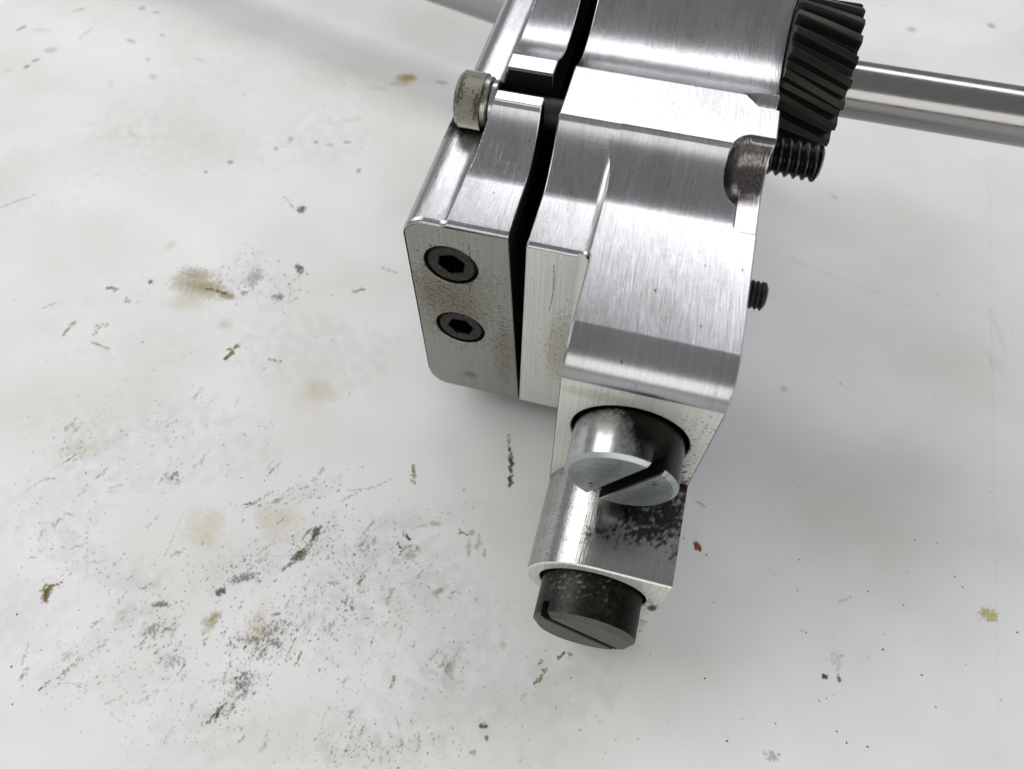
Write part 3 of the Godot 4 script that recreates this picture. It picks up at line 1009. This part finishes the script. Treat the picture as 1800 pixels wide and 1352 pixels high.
func board() -> void:
	# the picture covers x -300..150, z -340..40 of the board
	var s := 2048.0 / 450.0
	var c := Canvas.new(2048, 1730, Color8(227, 228, 228), fine)
	var px := func(x: float, z: float) -> Vector2: return Vector2((x + 300.0) * s, (z + 340.0) * s)
	var olive := Color8(118, 108, 62)
	var brown := Color8(92, 74, 38)
	var dark := Color8(58, 56, 50)
	var grey := Color8(120, 118, 112)
	var tan := Color8(205, 192, 165)
	var black := Color8(34, 33, 30)
	var ochre := Color8(150, 112, 48)
	var yellow := Color8(150, 142, 60)
	var light := Color8(244, 244, 244)
	for q in [
		[-127.86, -110.21, 53.67, 26.04, -0.05, olive, 0.6, 0.55],
		[-130.75, -114.02, 31.88, 13.15, -0.04, brown, 0.35, 0.7],
		[-129.33, -102.06, 38.79, 15.36, -0.26, tan, 0.5, 0.4],
		[-113.71, -98.64, 16.78, 10.07, 0.13, tan, 0.5, 0.4],
		[-117.54, -108.44, 14.07, 6.88, -0.05, brown, 0.5, 0.6],
		[-98.33, -217.75, 24.99, 14.8, -0.25, ochre, 0.75, 0.4],
		[-143.9, -122.4, 8.18, 8.99, -0.26, tan, 0.6, 0.3],
		[-75.59, -80.01, 35.65, 28.24, 0.12, tan, 0.55, 0.5],
		[-89.57, -40.95, 20.86, 22.95, -0.26, tan, 0.8, 0.5],
		[-73.85, -47.39, 19.68, 25.98, -0.85, tan, 0.8, 0.5],
		[-133.05, -51.59, 31.07, 18.98, -0.26, tan, 0.4, 0.5],
		[98.04, -67.93, 12.25, 9.43, 0.13, yellow, 0.6, 0.6],
		[-142.68, -107.48, 3.96, 4.35, -0.26, dark, 0.7, 0.2],
		[-109.81, -146.8, 9.29, 8.36, -1.19, black, 0.75, 0.7],
		[-100.77, -123.7, 6.4, 12.32, -0.72, black, 0.75, 0.7],
		[-102.41, -111.95, 9.37, 7.73, -0.26, dark, 0.6, 0.8],
		[-112.79, -117.1, 12.71, 22.71, -0.04, grey, 0.55, 0.9],
		[-113.02, -110.73, 6.27, 5.17, -0.26, dark, 0.5, 0.8],
		[-117.43, -177.32, 4.5, 4.95, -0.25, grey, 0.5, 0.2],
		[-141.86, -160.87, 6.18, 4.86, -0.25, grey, 0.6, 0.3],
		[-147.83, -154.55, 3.5, 3.85, -0.25, grey, 0.6, 0.2],
		[-129.45, -170.69, 5.37, 5.9, -1.02, grey, 0.5, 0.5],
		[-126.63, -176.4, 5.42, 9.93, -0.25, grey, 0.4, 0.6],
		[-112.11, -177.24, 7.18, 4.94, -0.25, grey, 0.4, 0.6],
		[-78.72, -20.64, 14.69, 8.08, -0.93, olive, 0.75, 0.7],
		[-79.85, -26.84, 8.73, 5.48, -0.73, dark, 0.8, 0.6],
		[-75.98, -31.27, 21.39, 6.23, -0.47, dark, 0.55, 0.8],
		[-65.12, -39.65, 12.77, 6.32, -1.03, dark, 0.65, 0.8],
		[-63.46, -46.56, 5.85, 10.01, 0.25, dark, 0.75, 0.6],
		[-92.45, -20.47, 11.12, 4.08, -0.34, dark, 0.65, 0.6],
		[-91.75, -14.53, 12.15, 6.01, -0.94, grey, 0.6, 0.9],
		[-65.27, -21.47, 24.29, 12.02, -0.43, grey, 0.4, 0.95],
		[-62.12, -19.25, 9.63, 5.96, 0.06, dark, 0.5, 0.9],
		[-68.15, -18.32, 20.51, 4.64, -0.13, dark, 0.45, 0.95],
		[-65.57, -9.76, 9.39, 12.92, 0.2, dark, 0.45, 0.95],
		[-68.85, -9.27, 8.23, 3.23, -0.34, olive, 0.6, 0.7],
		[-66.65, -7.61, 5.84, 4.5, -0.26, olive, 0.6, 0.8],
		[-119.99, -15.76, 5.6, 11.64, -0.02, brown, 0.75, 0.4],
		[-99.24, -15.94, 8.59, 12.14, -0.26, olive, 0.35, 0.9],
		[-107.34, -4.52, 8.36, 5.26, -0.26, grey, 0.3, 0.9],
		[-83.87, -9.39, 11.9, 7.85, -0.26, grey, 0.35, 0.95],
		[-68.03, -22.76, 15.88, 26.87, -0.26, tan, 0.5, 0.8],
		[-92.01, -36.49, 25.82, 21.3, -0.26, tan, 0.4, 0.8],
		[-21.76, -25.17, 4.75, 9.8, -0.09, olive, 0.6, 0.8],
		[-10.77, -14.65, 5.13, 3.77, -0.26, black, 0.8, 0.7],
		[-9.52, -12.52, 2.26, 3.74, -0.26, dark, 0.6, 0.5],
		[-11.59, -8.98, 5.05, 3.09, -0.41, grey, 0.5, 0.7],
		[-29.64, -40, 8.72, 4.8, -0.88, olive, 0.65, 0.7],
		[-38.6, -46.45, 10.21, 5.62, -0.62, olive, 0.6, 0.8],
		[-25.95, -56.08, 5.84, 3.57, -0.26, olive, 0.7, 0.6],
		[-25.33, -52.46, 3.85, 8.48, -0.08, olive, 0.5, 0.8],
		[-10.71, -31.81, 7.2, 4.62, 0.42, tan, 0.8, 0.7],
		[-34.35, -56.18, 9.14, 4.31, -0.26, olive, 0.4, 0.8],
		[-21.24, -52.04, 3.2, 7.04, -0.26, grey, 0.4, 0.8],
		[61.22, -44.01, 4.12, 3.23, -0.57, black, 0.85, 0.5],
		[64.36, -44.34, 2.35, 5.17, -0.26, brown, 0.8, 0.5],
		[63.71, -48.09, 7.13, 13.07, -0.26, grey, 0.2, 0.95],
		[46.65, -118.34, 5.06, 7.16, -0.26, olive, 0.35, 0.8],
		[57.62, -195.68, 5.11, 5.62, -0.26, olive, 0.5, 0.5],
		[51.04, -24.62, 10.07, 5.54, -0.01, grey, 0.5, 0.95],
		[83.08, -294.9, 12.14, 10.01, -0.25, grey, 0.4, 0.6],
		[113.3, -305.37, 9.14, 10.05, -0.25, grey, 0.5, 0.5],
		[103.97, -141.26, 7.36, 14.58, -0.26, tan, 0.5, 0.7],
		[104.21, -157.69, 6.12, 42.06, -0.26, tan, 0.35, 0.7],
		[-98.14, -168.06, 4.38, 6.74, -0.25, grey, 0.5, 0.3],
		[-106.9, -180.06, 8.1, 3.96, -0.25, grey, 0.5, 0.4],
		[-84.87, -218.58, 13.39, 6.31, 0.01, grey, 0.4, 0.6],
		[-104.14, -210.27, 20.92, 5.23, -0.25, tan, 0.5, 0.5],
		[-214.53, -231.69, 8.31, 6.86, -0.25, grey, 0.45, 0.3],
		[-207.7, -230.74, 8.27, 4.55, -0.25, grey, 0.45, 0.4],
		[-198.37, -218.06, 6.05, 4.43, -0.25, grey, 0.4, 0.4],
		[-208.38, -211.81, 14.02, 5.51, 0.21, grey, 0.4, 0.6],
		[-196.32, -203.2, 4.91, 5.4, -0.25, grey, 0.4, 0.4],
		[-189.33, -194.75, 11.56, 8.48, 0.37, grey, 0.3, 0.8],
		[-176.48, -208.36, 21.58, 5.4, 0.21, tan, 0.6, 0.5],
		[-235.11, -199.1, 15.87, 10.91, -0.25, grey, 0.35, 0.9],
		[-243.6, -184.01, 13.58, 10.67, -0.25, tan, 0.5, 0.6],
		[-246.58, -209.24, 22.32, 8.93, -0.25, tan, 0.5, 0.6],
		[-107.22, -192, 20.26, 10.13, -0.25, tan, 0.4, 0.6],
	]:
		var p: Vector2 = px.call(q[0], q[1])
		if q[5] == tan or q[5] == olive or q[5] == ochre:
			for k in 5:
				var d := Vector2(rng.randfn(0, q[2] * 0.4), rng.randfn(0, q[3] * 0.4)).rotated(q[4])
				c.blot(p.x + d.x, p.y + d.y, q[2] * rng.randf_range(0.5, 1.0), q[3] * rng.randf_range(0.5, 1.0), q[4], q[5], q[6] * 0.28, q[7], rng.randf_range(0.5, 1.6))
		else:
			c.blot(p.x, p.y, q[2], q[3], q[4], q[5], q[6] * 0.9, q[7], 1.8)
	for q in [
		[-125.58, -109.46, -118.62, -109.49, 2.44, brown, 0.95, 0.25, 0],
		[-254.8, -206.36, -253.02, -209.81, 2.51, brown, 0.8, 0.2, 0],
		[-237.55, -191.43, -236.42, -193.47, 2.43, dark, 0.6, 0.2, 0],
		[-238.74, -187.67, -238.09, -188.53, 3.02, dark, 0.7, 0.2, 0],
		[-157.64, -83.39, -156.86, -88.21, 3.75, olive, 0.65, 0.6, 0],
		[-150.62, -88.15, -146.99, -89.94, 2.36, olive, 0.6, 0.6, 0],
		[-148.95, -85.67, -149.27, -88.08, 2.35, olive, 0.6, 0.6, 0],
		[-148.95, -83.19, -141.59, -82.26, 1.4, olive, 0.55, 0.4, 0],
		[-107.75, -87.1, -105.97, -93.81, 3.21, brown, 0.85, 0.4, 0.15],
		[-95.95, -90.98, -92.64, -90.65, 2.3, brown, 0.6, 0.5, 0],
		[-154.5, -102.13, -151.04, -102.14, 2.44, dark, 0.6, 0.3, 0],
		[-147.04, -99.85, -145.06, -99.05, 2.42, grey, 0.6, 0.3, 0],
		[-168.96, -90.19, -166.35, -93.05, 1.44, grey, 0.5, 0.5, 0],
		[-205.53, -122.61, -197.7, -130.69, 1.15, grey, 0.6, 0.4, 0],
		[-121.7, -17.72, -117.82, -19.45, 1.55, brown, 0.75, 0.4, -0.2],
		[-121.84, -16.97, -118.64, -13.88, 2.71, brown, 0.6, 0.4, 0],
		[-67.03, -35.35, -62.66, -47.23, 2.74, dark, 0.5, 0.8, 0],
		[-65.29, -38.28, -62.09, -45.09, 1.97, olive, 0.6, 0.7, 0],
		[-68.48, -0.81, -67.11, -4.79, 2.49, dark, 0.6, 0.85, 0.1],
		[-69.75, 0.23, -68.87, -2.15, 1.77, dark, 0.7, 0.6, 0],
		[-55.64, -15.77, -55.66, -19.11, 1.47, olive, 0.65, 0.5, 0],
		[-107, 0.49, -104.39, -4.52, 1.17, olive, 0.75, 0.4, 0],
		[-109.58, 3.53, -107.92, 1.11, 1.45, dark, 0.6, 0.5, 0],
		[-104.39, -4.52, -100.91, -8.55, 0.92, olive, 0.4, 0.6, 0],
		[-48.45, -36.63, -47.77, -39.09, 1.75, olive, 0.75, 0.4, 0],
		[-45.71, -70.18, -43.91, -64.83, 2.12, olive, 0.7, 0.6, 0],
		[-22.64, -80.83, -19.82, -70.81, 2.57, dark, 0.85, 0.6, 0.04],
		[-24, -85.38, -22.64, -80.83, 1.73, olive, 0.6, 0.6, 0],
		[-28.84, -55.78, -26.37, -55.51, 2.01, olive, 0.7, 0.5, 0],
		[-41.46, -46.15, -36.66, -48.59, 1.58, olive, 0.65, 0.6, 0.3],
		[-42.91, -48.6, -41.21, -48, 1.6, dark, 0.7, 0.4, 0],
		[-41.44, -51.26, -40, -50.57, 2.01, dark, 0.7, 0.4, 0],
		[-33.13, -16.77, -33.02, -19.55, 1.45, olive, 0.65, 0.5, 0],
		[-2.43, -25.82, -0.3, -29.65, 1.82, olive, 0.85, 0.4, -0.1],
		[1.8, -32.11, 4.66, -34.28, 1.48, dark, 0.75, 0.4, 0.2],
		[-2.17, -30.17, -1.43, -31.01, 1.47, olive, 0.6, 0.5, 0],
		[-82.98, -48.15, -78.3, -53.87, 1.64, grey, 0.5, 0.85, 0],
		[-83.81, -48.57, -82.03, -49.51, 1.64, dark, 0.8, 0.4, 0],
		[-59.92, -59, -49.7, -65.29, 1.04, olive, 0.45, 0.7, -0.1],
		[-75.37, -37.11, -72.79, -41.53, 1.19, olive, 0.5, 0.5, 0],
		[-97.12, -31.42, -98.01, -42.63, 0.79, olive, 0.45, 0.5, 0],
		[-127.99, -35.25, -124.79, -34.83, 0.82, grey, 0.5, 0.4, 0],
		[-83.53, -34.98, -60.43, -41.03, 0.63, grey, 0.3, 0.7, 0],
		[-44.65, -2.6, -45.89, -10.6, 0.7, olive, 0.4, 0.7, 0],
		[-116.42, -0.21, -117.8, -5.04, 1.1, grey, 0.45, 0.8, 0],
		[-106.45, 1.59, -99.57, 1.03, 0.73, grey, 0.4, 0.7, 0.1],
		[-39.74, -14.05, -41.52, -22.43, 0.54, grey, 0.4, 0.5, 0],
		[-44.15, -14.13, -39.74, -14.05, 0.54, grey, 0.5, 0.5, 0],
		[-58.57, -16.02, -58.05, -21.37, 1.11, olive, 0.4, 0.7, 0],
		[-78.09, -101.3, -59.96, -80.44, 0.93, light, 0.7, 0.2, -0.05],
		[36.85, -168.36, 81.52, -156.06, 2.52, tan, 0.35, 0.5, 0],
		[108.09, -236.07, 98.08, -35.5, 1.67, tan, 0.28, 0.8, 0],
		[52.87, -199.23, 61.17, -171.13, 1.07, light, 0.4, 0.5, 0],
		[27.98, -78.8, 30.33, -77.5, 1.65, grey, 0.45, 0.4, 0],
		[63.47, -61.62, 66.31, -63.89, 1.15, grey, 0.4, 0.4, 0],
		[47.07, -65.53, 49.21, -64.37, 0.78, grey, 0.35, 0.4, 0],
		[-240.05, -223.11, -236.9, -225.49, 2.57, olive, 0.5, 0.5, 0],
		[-228.34, -208.08, -226.82, -215.87, 1.87, grey, 0.35, 0.5, 0],
		[-183.63, -166.02, -177.57, -163.13, 1.69, grey, 0.3, 0.5, 0],
		[-117.56, -150.79, -111.41, -145.87, 1.59, grey, 0.35, 0.6, 0],
		[-99.36, -65.66, -65.81, -87.23, 0.65, light, 0.3, 0.5, 0],
		[-76.42, -130.52, -70.57, -129.73, 1.49, olive, 0.5, 0.5, 0],
		[-81.6, -119.6, -78.57, -121.29, 1.94, dark, 0.5, 0.5, 0],
	]:
		var p: Vector2 = px.call(q[0], q[1])
		var e: Vector2 = px.call(q[2], q[3])
		c.stroke(p.x, p.y, e.x, e.y, q[4] * 1.35, q[5], q[6] * (0.4 if q[5] == tan else 0.85), minf(0.9, q[7] + 0.15), q[8], 2.6)
	for q in [
		[120, -116.34, -117.78, 25.5, 32.28, 0.75, 0.99, dark, 0.5, -1.56],
		[90, -105.14, -113.9, 25.12, 21.2, -0.26, 1.12, dark, 0.6, -1.54],
		[40, -116.48, -177.57, 43.21, 40.51, 0.82, 1.67, grey, 0.35, -1.57],
		[160, -134.98, -51.95, 16.6, 12.45, -0.26, 0.69, dark, 0.55, -1.4],
		[330, -109.55, -57.74, 82.82, 37.27, -0.26, 0.77, dark, 0.5, -1.12],
		[160, -125.07, -64.32, 90.71, 25.51, -0.26, 0.79, grey, 0.5, -1.16],
		[50, -105.61, -50.32, 9.73, 4.86, -0.08, 0.84, dark, 0.6, -0.89],
		[260, -77.17, -34.44, 40.65, 20.01, -0.63, 0.79, dark, 0.6, -0.94],
		[160, -72.11, -54.19, 37.35, 10.8, -0.65, 0.83, dark, 0.6, -0.85],
		[150, -62.37, -45.77, 23.32, 14.58, -1.03, 0.8, dark, 0.65, -1.23],
		[160, -53.69, -39.13, 30.36, 22.77, -0.82, 0.86, dark, 0.5, -1.4],
		[140, -121.42, -27.28, 30.87, 17.36, 0.07, 0.8, dark, 0.45, -0.88],
		[140, -107.51, -25.03, 45.56, 14.24, -0.09, 0.78, dark, 0.5, -0.86],
		[140, -90.77, -16.8, 17.1, 19.24, -1.05, 0.76, dark, 0.55, -1.05],
		[330, -65.75, -19.35, 28.98, 15.22, -0.17, 0.75, dark, 0.65, -1.53],
		[130, -60.11, -26.2, 22.07, 13.79, -0.62, 0.84, dark, 0.55, -1.41],
		[170, -65.83, -10.31, 14.12, 15.88, -1.11, 0.77, dark, 0.65, -1.21],
		[90, -67.55, -3.7, 9.24, 13, 0.41, 0.75, dark, 0.6, -1.21],
		[110, -84.17, -9.95, 14.3, 10.73, -0.62, 0.74, dark, 0.55, -1.03],
		[170, -91.49, -2.33, 28.14, 18.47, -0.26, 0.73, olive, 0.45, -1.04],
		[150, -105.38, -3.75, 33.32, 16.07, -0.95, 0.66, dark, 0.5, -1.07],
		[130, -75.53, -1.61, 27.73, 25.99, -0.26, 0.72, grey, 0.5, -1.01],
		[220, -48.72, -26.48, 29.2, 32.85, -0.26, 0.83, dark, 0.5, -1.58],
		[130, -37.85, -5.55, 22.69, 20.42, -0.26, 0.77, grey, 0.6, -1.54],
		[90, -72.3, 4.65, 40.71, 20.35, -0.26, 0.7, grey, 0.5, -1.65],
		[260, -39.78, -41.33, 45.35, 34.01, -0.26, 0.7, dark, 0.5, -1.55],
		[220, -28.43, -33.15, 53.72, 43.96, -0.26, 0.72, dark, 0.45, -1.61],
		[110, -44.47, -50.46, 31.09, 23.32, -0.26, 0.76, dark, 0.5, -1.38],
		[80, -36.67, -58.7, 47.41, 11.85, -0.53, 0.73, grey, 0.5, -0.63],
		[120, -34.26, -3.03, 31.43, 12.63, -0.26, 0.77, dark, 0.55, -1.63],
		[80, -25.07, -6.59, 27.03, 10.14, -0.26, 0.77, dark, 0.5, -1.6],
		[80, -5.85, -21.1, 69.52, 41.71, -0.26, 0.68, grey, 0.5, -1.45],
		[60, -21.9, -25.64, 14.27, 16.05, -0.26, 0.74, dark, 0.5, -1.59],
		[30, 5.95, -26.65, 37.35, 21.01, -0.26, 0.8, dark, 0.5, -1.42],
		[14, 31.5, -79.72, 47.77, 23.88, -0.26, 0.9, dark, 0.6, -0.26],
		[26, 63.36, -47.36, 6.64, 18.68, -0.26, 0.81, dark, 0.65, -0.26],
		[36, 51.61, -25, 8.06, 4.03, -0.26, 0.76, dark, 0.6, -0.26],
		[18, 41.17, -31.02, 18.4, 10.35, -0.26, 0.86, grey, 0.6, 0.66],
		[30, 41.47, -52.83, 78.39, 66.14, -0.26, 0.72, dark, 0.5, -0.26],
		[26, 98.04, -67.93, 8.82, 6.62, -0.26, 0.91, yellow, 0.7, -0.26],
		[20, 32.72, -139.02, 73.47, 82.65, -0.26, 0.95, grey, 0.4, -0.26],
		[60, -130.12, -96.47, 110.38, 62.09, -0.26, 1.05, grey, 0.5, -0.96],
		[60, -200.67, -141.34, 56.09, 126.19, 0.68, 1.3, grey, 0.35, -1.34],
		[40, -149.03, -187.34, 149.14, 100.67, -0.25, 1.73, grey, 0.3, -1.27],
		[50, -83.13, -96.33, 71.49, 40.21, -0.26, 0.92, dark, 0.4, -0.9],
		[90, -22.73, -15.46, 55.43, 25.98, -0.26, 0.64, dark, 0.45, -1.6],
		[80, -120.12, -10.47, 29.44, 33.12, -0.26, 0.72, dark, 0.45, -1.1],
		[60, -99.29, -18.68, 19.78, 27.81, 0.06, 0.77, dark, 0.45, -1.07],
		[90, -130.85, -37.2, 47.84, 35.88, -0.26, 0.74, dark, 0.4, -1.15],
		[60, -54.73, -1.12, 54.46, 20.42, -0.26, 0.77, grey, 0.5, -1.59],
	]:
		var p: Vector2 = px.call(q[1], q[2])
		c.blot(p.x, p.y, q[3] * 1.7, q[4] * 1.7, q[5], q[7], 0.035 if q[1] < 20.0 else 0.0, 0.7, 0.35)
		cloud(c, int(q[0] * (1.5 if q[1] < 20.0 else 0.4)), p.x, p.y, q[3], q[4], q[5], q[6] * 0.72, q[7], q[8] * 0.85, 2.0, q[9])
		for k in (int(q[0] / 40) if q[1] < 20.0 else 0):
			var d := Vector2(rng.randfn(0, q[3]), rng.randfn(0, q[4])).rotated(q[5])
			var l := Vector2(rng.randf_range(3, 11), 0).rotated(q[9] + rng.randfn(0, 0.3))
			c.stroke(p.x + d.x - l.x, p.y + d.y - l.y, p.x + d.x + l.x, p.y + d.y + l.y, rng.randf_range(1.2, 3.6), q[7], q[8] * 0.4, 0.9, rng.randfn(0, 0.08), 3.0)
	var m := StandardMaterial3D.new()
	m.resource_name = "white_plastic"
	m.albedo_texture = c.texture()
	m.texture_repeat = false
	m.heightmap_enabled = true
	m.heightmap_texture = m.albedo_texture
	m.heightmap_flip_texture = true
	m.heightmap_scale = 0.03
	m.roughness = 0.7
	m.metallic_specular = 0.25
	var mottle := NoiseTexture2D.new()
	mottle.width = 512
	mottle.height = 512
	var mn := FastNoiseLite.new()
	mn.seed = 4
	mn.frequency = 0.012
	mn.fractal_octaves = 5
	mottle.noise = mn
	var ramp := Gradient.new()
	ramp.set_color(0, Color8(236, 234, 226))
	ramp.set_color(1, Color8(255, 255, 255))
	ramp.add_point(0.55, Color8(246, 246, 248))
	mottle.color_ramp = ramp
	m.detail_enabled = true
	m.detail_blend_mode = BaseMaterial3D.BLEND_MODE_MUL
	m.detail_albedo = mottle
	var sheet := MB.new()
	var X := [-700.0, -300.0, 150.0, 560.0]
	var Z := [-760.0, -340.0, 40.0, 420.0]
	for z in Z:
		for x in X:
			sheet.vert(Vector3(x, -TAB, z), Vector3.UP, Vector2((x + 300.0) / 450.0, (z + 340.0) / 380.0).clamp(Vector2(0.001, 0.001), Vector2(0.999, 0.999)))
	sheet.grid(4, 4, 0)
	for w in [[Vector3(-700, -TAB, 420), Vector3(560, -TAB, 420), Vector3.BACK], [Vector3(-700, -TAB, -760), Vector3(560, -TAB, -760), Vector3.FORWARD], [Vector3(-700, -TAB, -760), Vector3(-700, -TAB, 420), Vector3.LEFT], [Vector3(560, -TAB, -760), Vector3(560, -TAB, 420), Vector3.RIGHT]]:
		skirt(sheet, PackedVector3Array([w[0], w[1]]), -TAB - 15.0, w[2])
	var o := obj("work_board", sheet, m, self)
	o.position = BASE * MM
	o.set_meta("kind", "structure")
	o.set_meta("label", "stained white plastic work board under the bracket")


func crumbs() -> void:
	var mb := MB.new()
	var o := thing("rust_flake", "tiny orange brown flake lying on the board right of the end block", "flake", Vector3(29.6, 0, -66))
	var ring := [Vector2(-1.0, -0.9), Vector2(-0.2, -1.1), Vector2(0.6, -0.5), Vector2(1.0, 0.3), Vector2(0.9, 1.1), Vector2(0.2, 0.8), Vector2(-0.5, 0.9), Vector2(-0.7, 0.1)]
	var c := Vector3(29.75, -TAB + 0.5, -66.7)
	for i in ring.size():
		var a: Vector2 = ring[i]
		var b: Vector2 = ring[(i + 1) % ring.size()]
		var p := c + Vector3(a.x, -0.15 - 0.1 * (i % 3), a.y)
		var q := c + Vector3(b.x, -0.15 - 0.1 * ((i + 1) % ring.size() % 3), b.y)
		var n := (q - c).cross(p - c).normalized()
		n = n if n.y > 0 else -n
		mb.flat([c, p, q], n)
		var e := Vector3(a.x + b.x, 0, a.y + b.y).normalized()
		mb.flat([p, q, Vector3(q.x, -TAB, q.z), Vector3(p.x, -TAB, p.z)], e)
	var m := StandardMaterial3D.new()
	m.albedo_color = Color8(128, 62, 22)
	m.roughness = 0.6
	var f := obj("flake", mb, m, o)
	f.position = (BASE - Vector3(29.6, 0, -66)) * MM
	# grit on the board, mostly to the right
	var g := MultiMesh.new()
	g.transform_format = MultiMesh.TRANSFORM_3D
	var ball := SphereMesh.new()
	ball.radius = 0.5 * MM
	ball.height = 0.7 * MM
	ball.radial_segments = 7
	ball.rings = 4
	g.mesh = ball
	var at: Array[Vector2] = [
		Vector2(53.13, -88.93), Vector2(44.17, -86.58), Vector2(81.79, -82.02), Vector2(87.1, -82.66), Vector2(79.8, -73.39), Vector2(70.77, -66.04), Vector2(72.24, -65.58), Vector2(90.99, -75.03), Vector2(66.25, -57.03), Vector2(70.89, -50.49), Vector2(82.82, -49.68), Vector2(104.57, -65.07), Vector2(99.93, -48.85), Vector2(92.55, -54.63), Vector2(56.93, -52.58), Vector2(35.15, -54.06), Vector2(35.32, -36.47), Vector2(64.65, -32.92), Vector2(66.76, -31.15), Vector2(85.75, -43.56), Vector2(100.67, -100.24), Vector2(56.66, -93.14), Vector2(36, -82.34), Vector2(32.15, -65.14), Vector2(74.66, -56.83), Vector2(61.21, -44.14), Vector2(61.61, -43.74), Vector2(64.36, -44.21), Vector2(60.61, -38.29), Vector2(62.18, -39.19), Vector2(54.31, -69.77), Vector2(78.94, -64.84), Vector2(74.29, -53.19), Vector2(41.59, -24.89), Vector2(71.2, -31.51), Vector2(92.74, -72.93), Vector2(89.85, -162.61), Vector2(110.3, -154.04), Vector2(103.05, -129.15), Vector2(79.24, -108.88), Vector2(62.28, -123.57), Vector2(72.66, -136.65), Vector2(87.55, -125.47), Vector2(-135.74, -33.54), Vector2(-135.22, -35.26), Vector2(-141.09, -40.21), Vector2(-126.03, -41.69), Vector2(51.51, -31.11), Vector2(-124.03, -9.44), Vector2(-118.44, 1.21), Vector2(-82.24, -44.57), Vector2(-113.53, 8.12), Vector2(-87.65, -55.02), Vector2(18.04, -19.06), Vector2(19.35, -42.99), Vector2(-26.02, -1.8)
	]
	g.instance_count = at.size()
	for i in at.size():
		var k := rng.randf_range(0.18, 0.42)
		g.set_instance_transform(i, Transform3D(Basis(Vector3.UP, rng.randf() * TAU) * Basis.from_scale(Vector3(k * 1.3, k * 0.6, k * 0.8)), Vector3(at[i].x, 0.1, at[i].y) * MM))
	var mi := MultiMeshInstance3D.new()
	mi.name = "grit"
	mi.multimesh = g
	var gm := StandardMaterial3D.new()
	gm.albedo_color = Color8(46, 44, 40)
	gm.roughness = 0.7
	mi.material_override = gm
	add_child(mi)
	mi.set_meta("kind", "stuff")
	mi.set_meta("label", "fine dark grit scattered over the white board")
	mi.set_meta("category", "grit")


# a lamp, or the added front fill: a housing with a glowing panel, and the light it gives
func lamp(called: String, label: String, at: Vector3, towards: Vector3, size: Vector2, energy: float, col: Color) -> void:
	var t := Node3D.new()
	t.name = called
	add_child(t, true)
	t.set_meta("label", label)
	t.set_meta("category", "lamp")
	t.look_at_from_position(at, towards, Vector3.UP)
	var l := AreaLight3D.new()
	l.name = "area_light"
	l.area_size = size
	l.light_energy = energy
	l.light_color = col
	l.shadow_enabled = true
	l.position = Vector3(0, 0, -0.012)
	l.set("area_range", 6.0)
	t.add_child(l)
	var box := BoxMesh.new()
	box.size = Vector3(size.x + 0.04, size.y + 0.04, 0.04)
	var b := MeshInstance3D.new()
	b.name = "housing"
	b.mesh = box
	b.position = Vector3(0, 0, 0.03)
	var hm := StandardMaterial3D.new()
	hm.albedo_color = Color(0.6, 0.6, 0.6)
	b.material_override = hm
	t.add_child(b)
	var p := MeshInstance3D.new()
	p.name = "glowing_panel"
	var pm := BoxMesh.new()
	pm.size = Vector3(size.x, size.y, 0.01)
	p.mesh = pm
	p.position = Vector3(0, 0, 0.004)
	var em := StandardMaterial3D.new()
	em.albedo_color = Color(0.9, 0.9, 0.9)
	em.emission_enabled = true
	em.emission = col
	em.emission_energy_multiplier = 0.5
	p.material_override = em
	t.add_child(p)


func _ready() -> void:
	rng.seed = 7
	fine.seed = 3
	fine.frequency = 0.12
	fine.fractal_octaves = 3
	coarse.seed = 11
	coarse.frequency = 0.01
	# camera: a phone held close above, looking down at about 60 degrees
	var cam := Camera3D.new()
	cam.name = "camera"
	var right := Vector3(0.96721124, -0.00170949, -0.25396752)
	var down := Vector3(0.21834074, -0.50519138, 0.83493053)
	var ahead := Vector3(-0.12972951, -0.86300565, -0.48825353)
	cam.transform = Transform3D(Basis(right, -down, -ahead), Vector3(0, TAB, 0) * MM).orthonormalized()
	add_child(cam)
	var lens := CameraAttributesPhysical.new()
	lens.frustum_focal_length = 22.843
	lens.frustum_focus_distance = 0.16
	lens.frustum_near = 0.01
	lens.frustum_far = 50.0
	lens.exposure_aperture = 13.0
	cam.attributes = lens
	cam.current = true
	var env := Environment.new()
	env.background_mode = Environment.BG_COLOR
	env.background_color = Color(0.25, 0.25, 0.255).linear_to_srgb()
	env.tonemap_mode = Environment.TONE_MAPPER_LINEAR
	env.tonemap_exposure = 1.21
	env.sdfgi_enabled = true
	env.ssao_enabled = true
	env.ssil_enabled = true
	var we := WorldEnvironment.new()
	we.name = "environment"
	we.environment = env
	add_child(we)
	var aim := Vector3(0, 0.07, -0.11)
	lamp("ceiling_lamp", "wide white lamp hanging behind the bench", aim + Vector3(0.35, 1.39, -1.43), aim, Vector2(3.2, 0.54), 1.55, Color(0.985, 0.985, 1.0))
	lamp("window_lamp", "large pale lamp behind the left of the bench", aim + Vector3(-1.65, 1.22, -0.25), aim, Vector2(2.1, 1.1), 1.8, Color(1.0, 0.995, 0.97))
	lamp("front_fill", "added soft fill light before the bench", aim + Vector3(0.7, 0.75, 2.05), aim, Vector2(4.6, 1.3), 1.45, Color(1.0, 0.99, 0.97))  # added light in place of a bright wall, fills table and front faces
	materials()
	painted()
	board()
	bracket()
	screws()
	shaft()
	bars()
	crumbs()
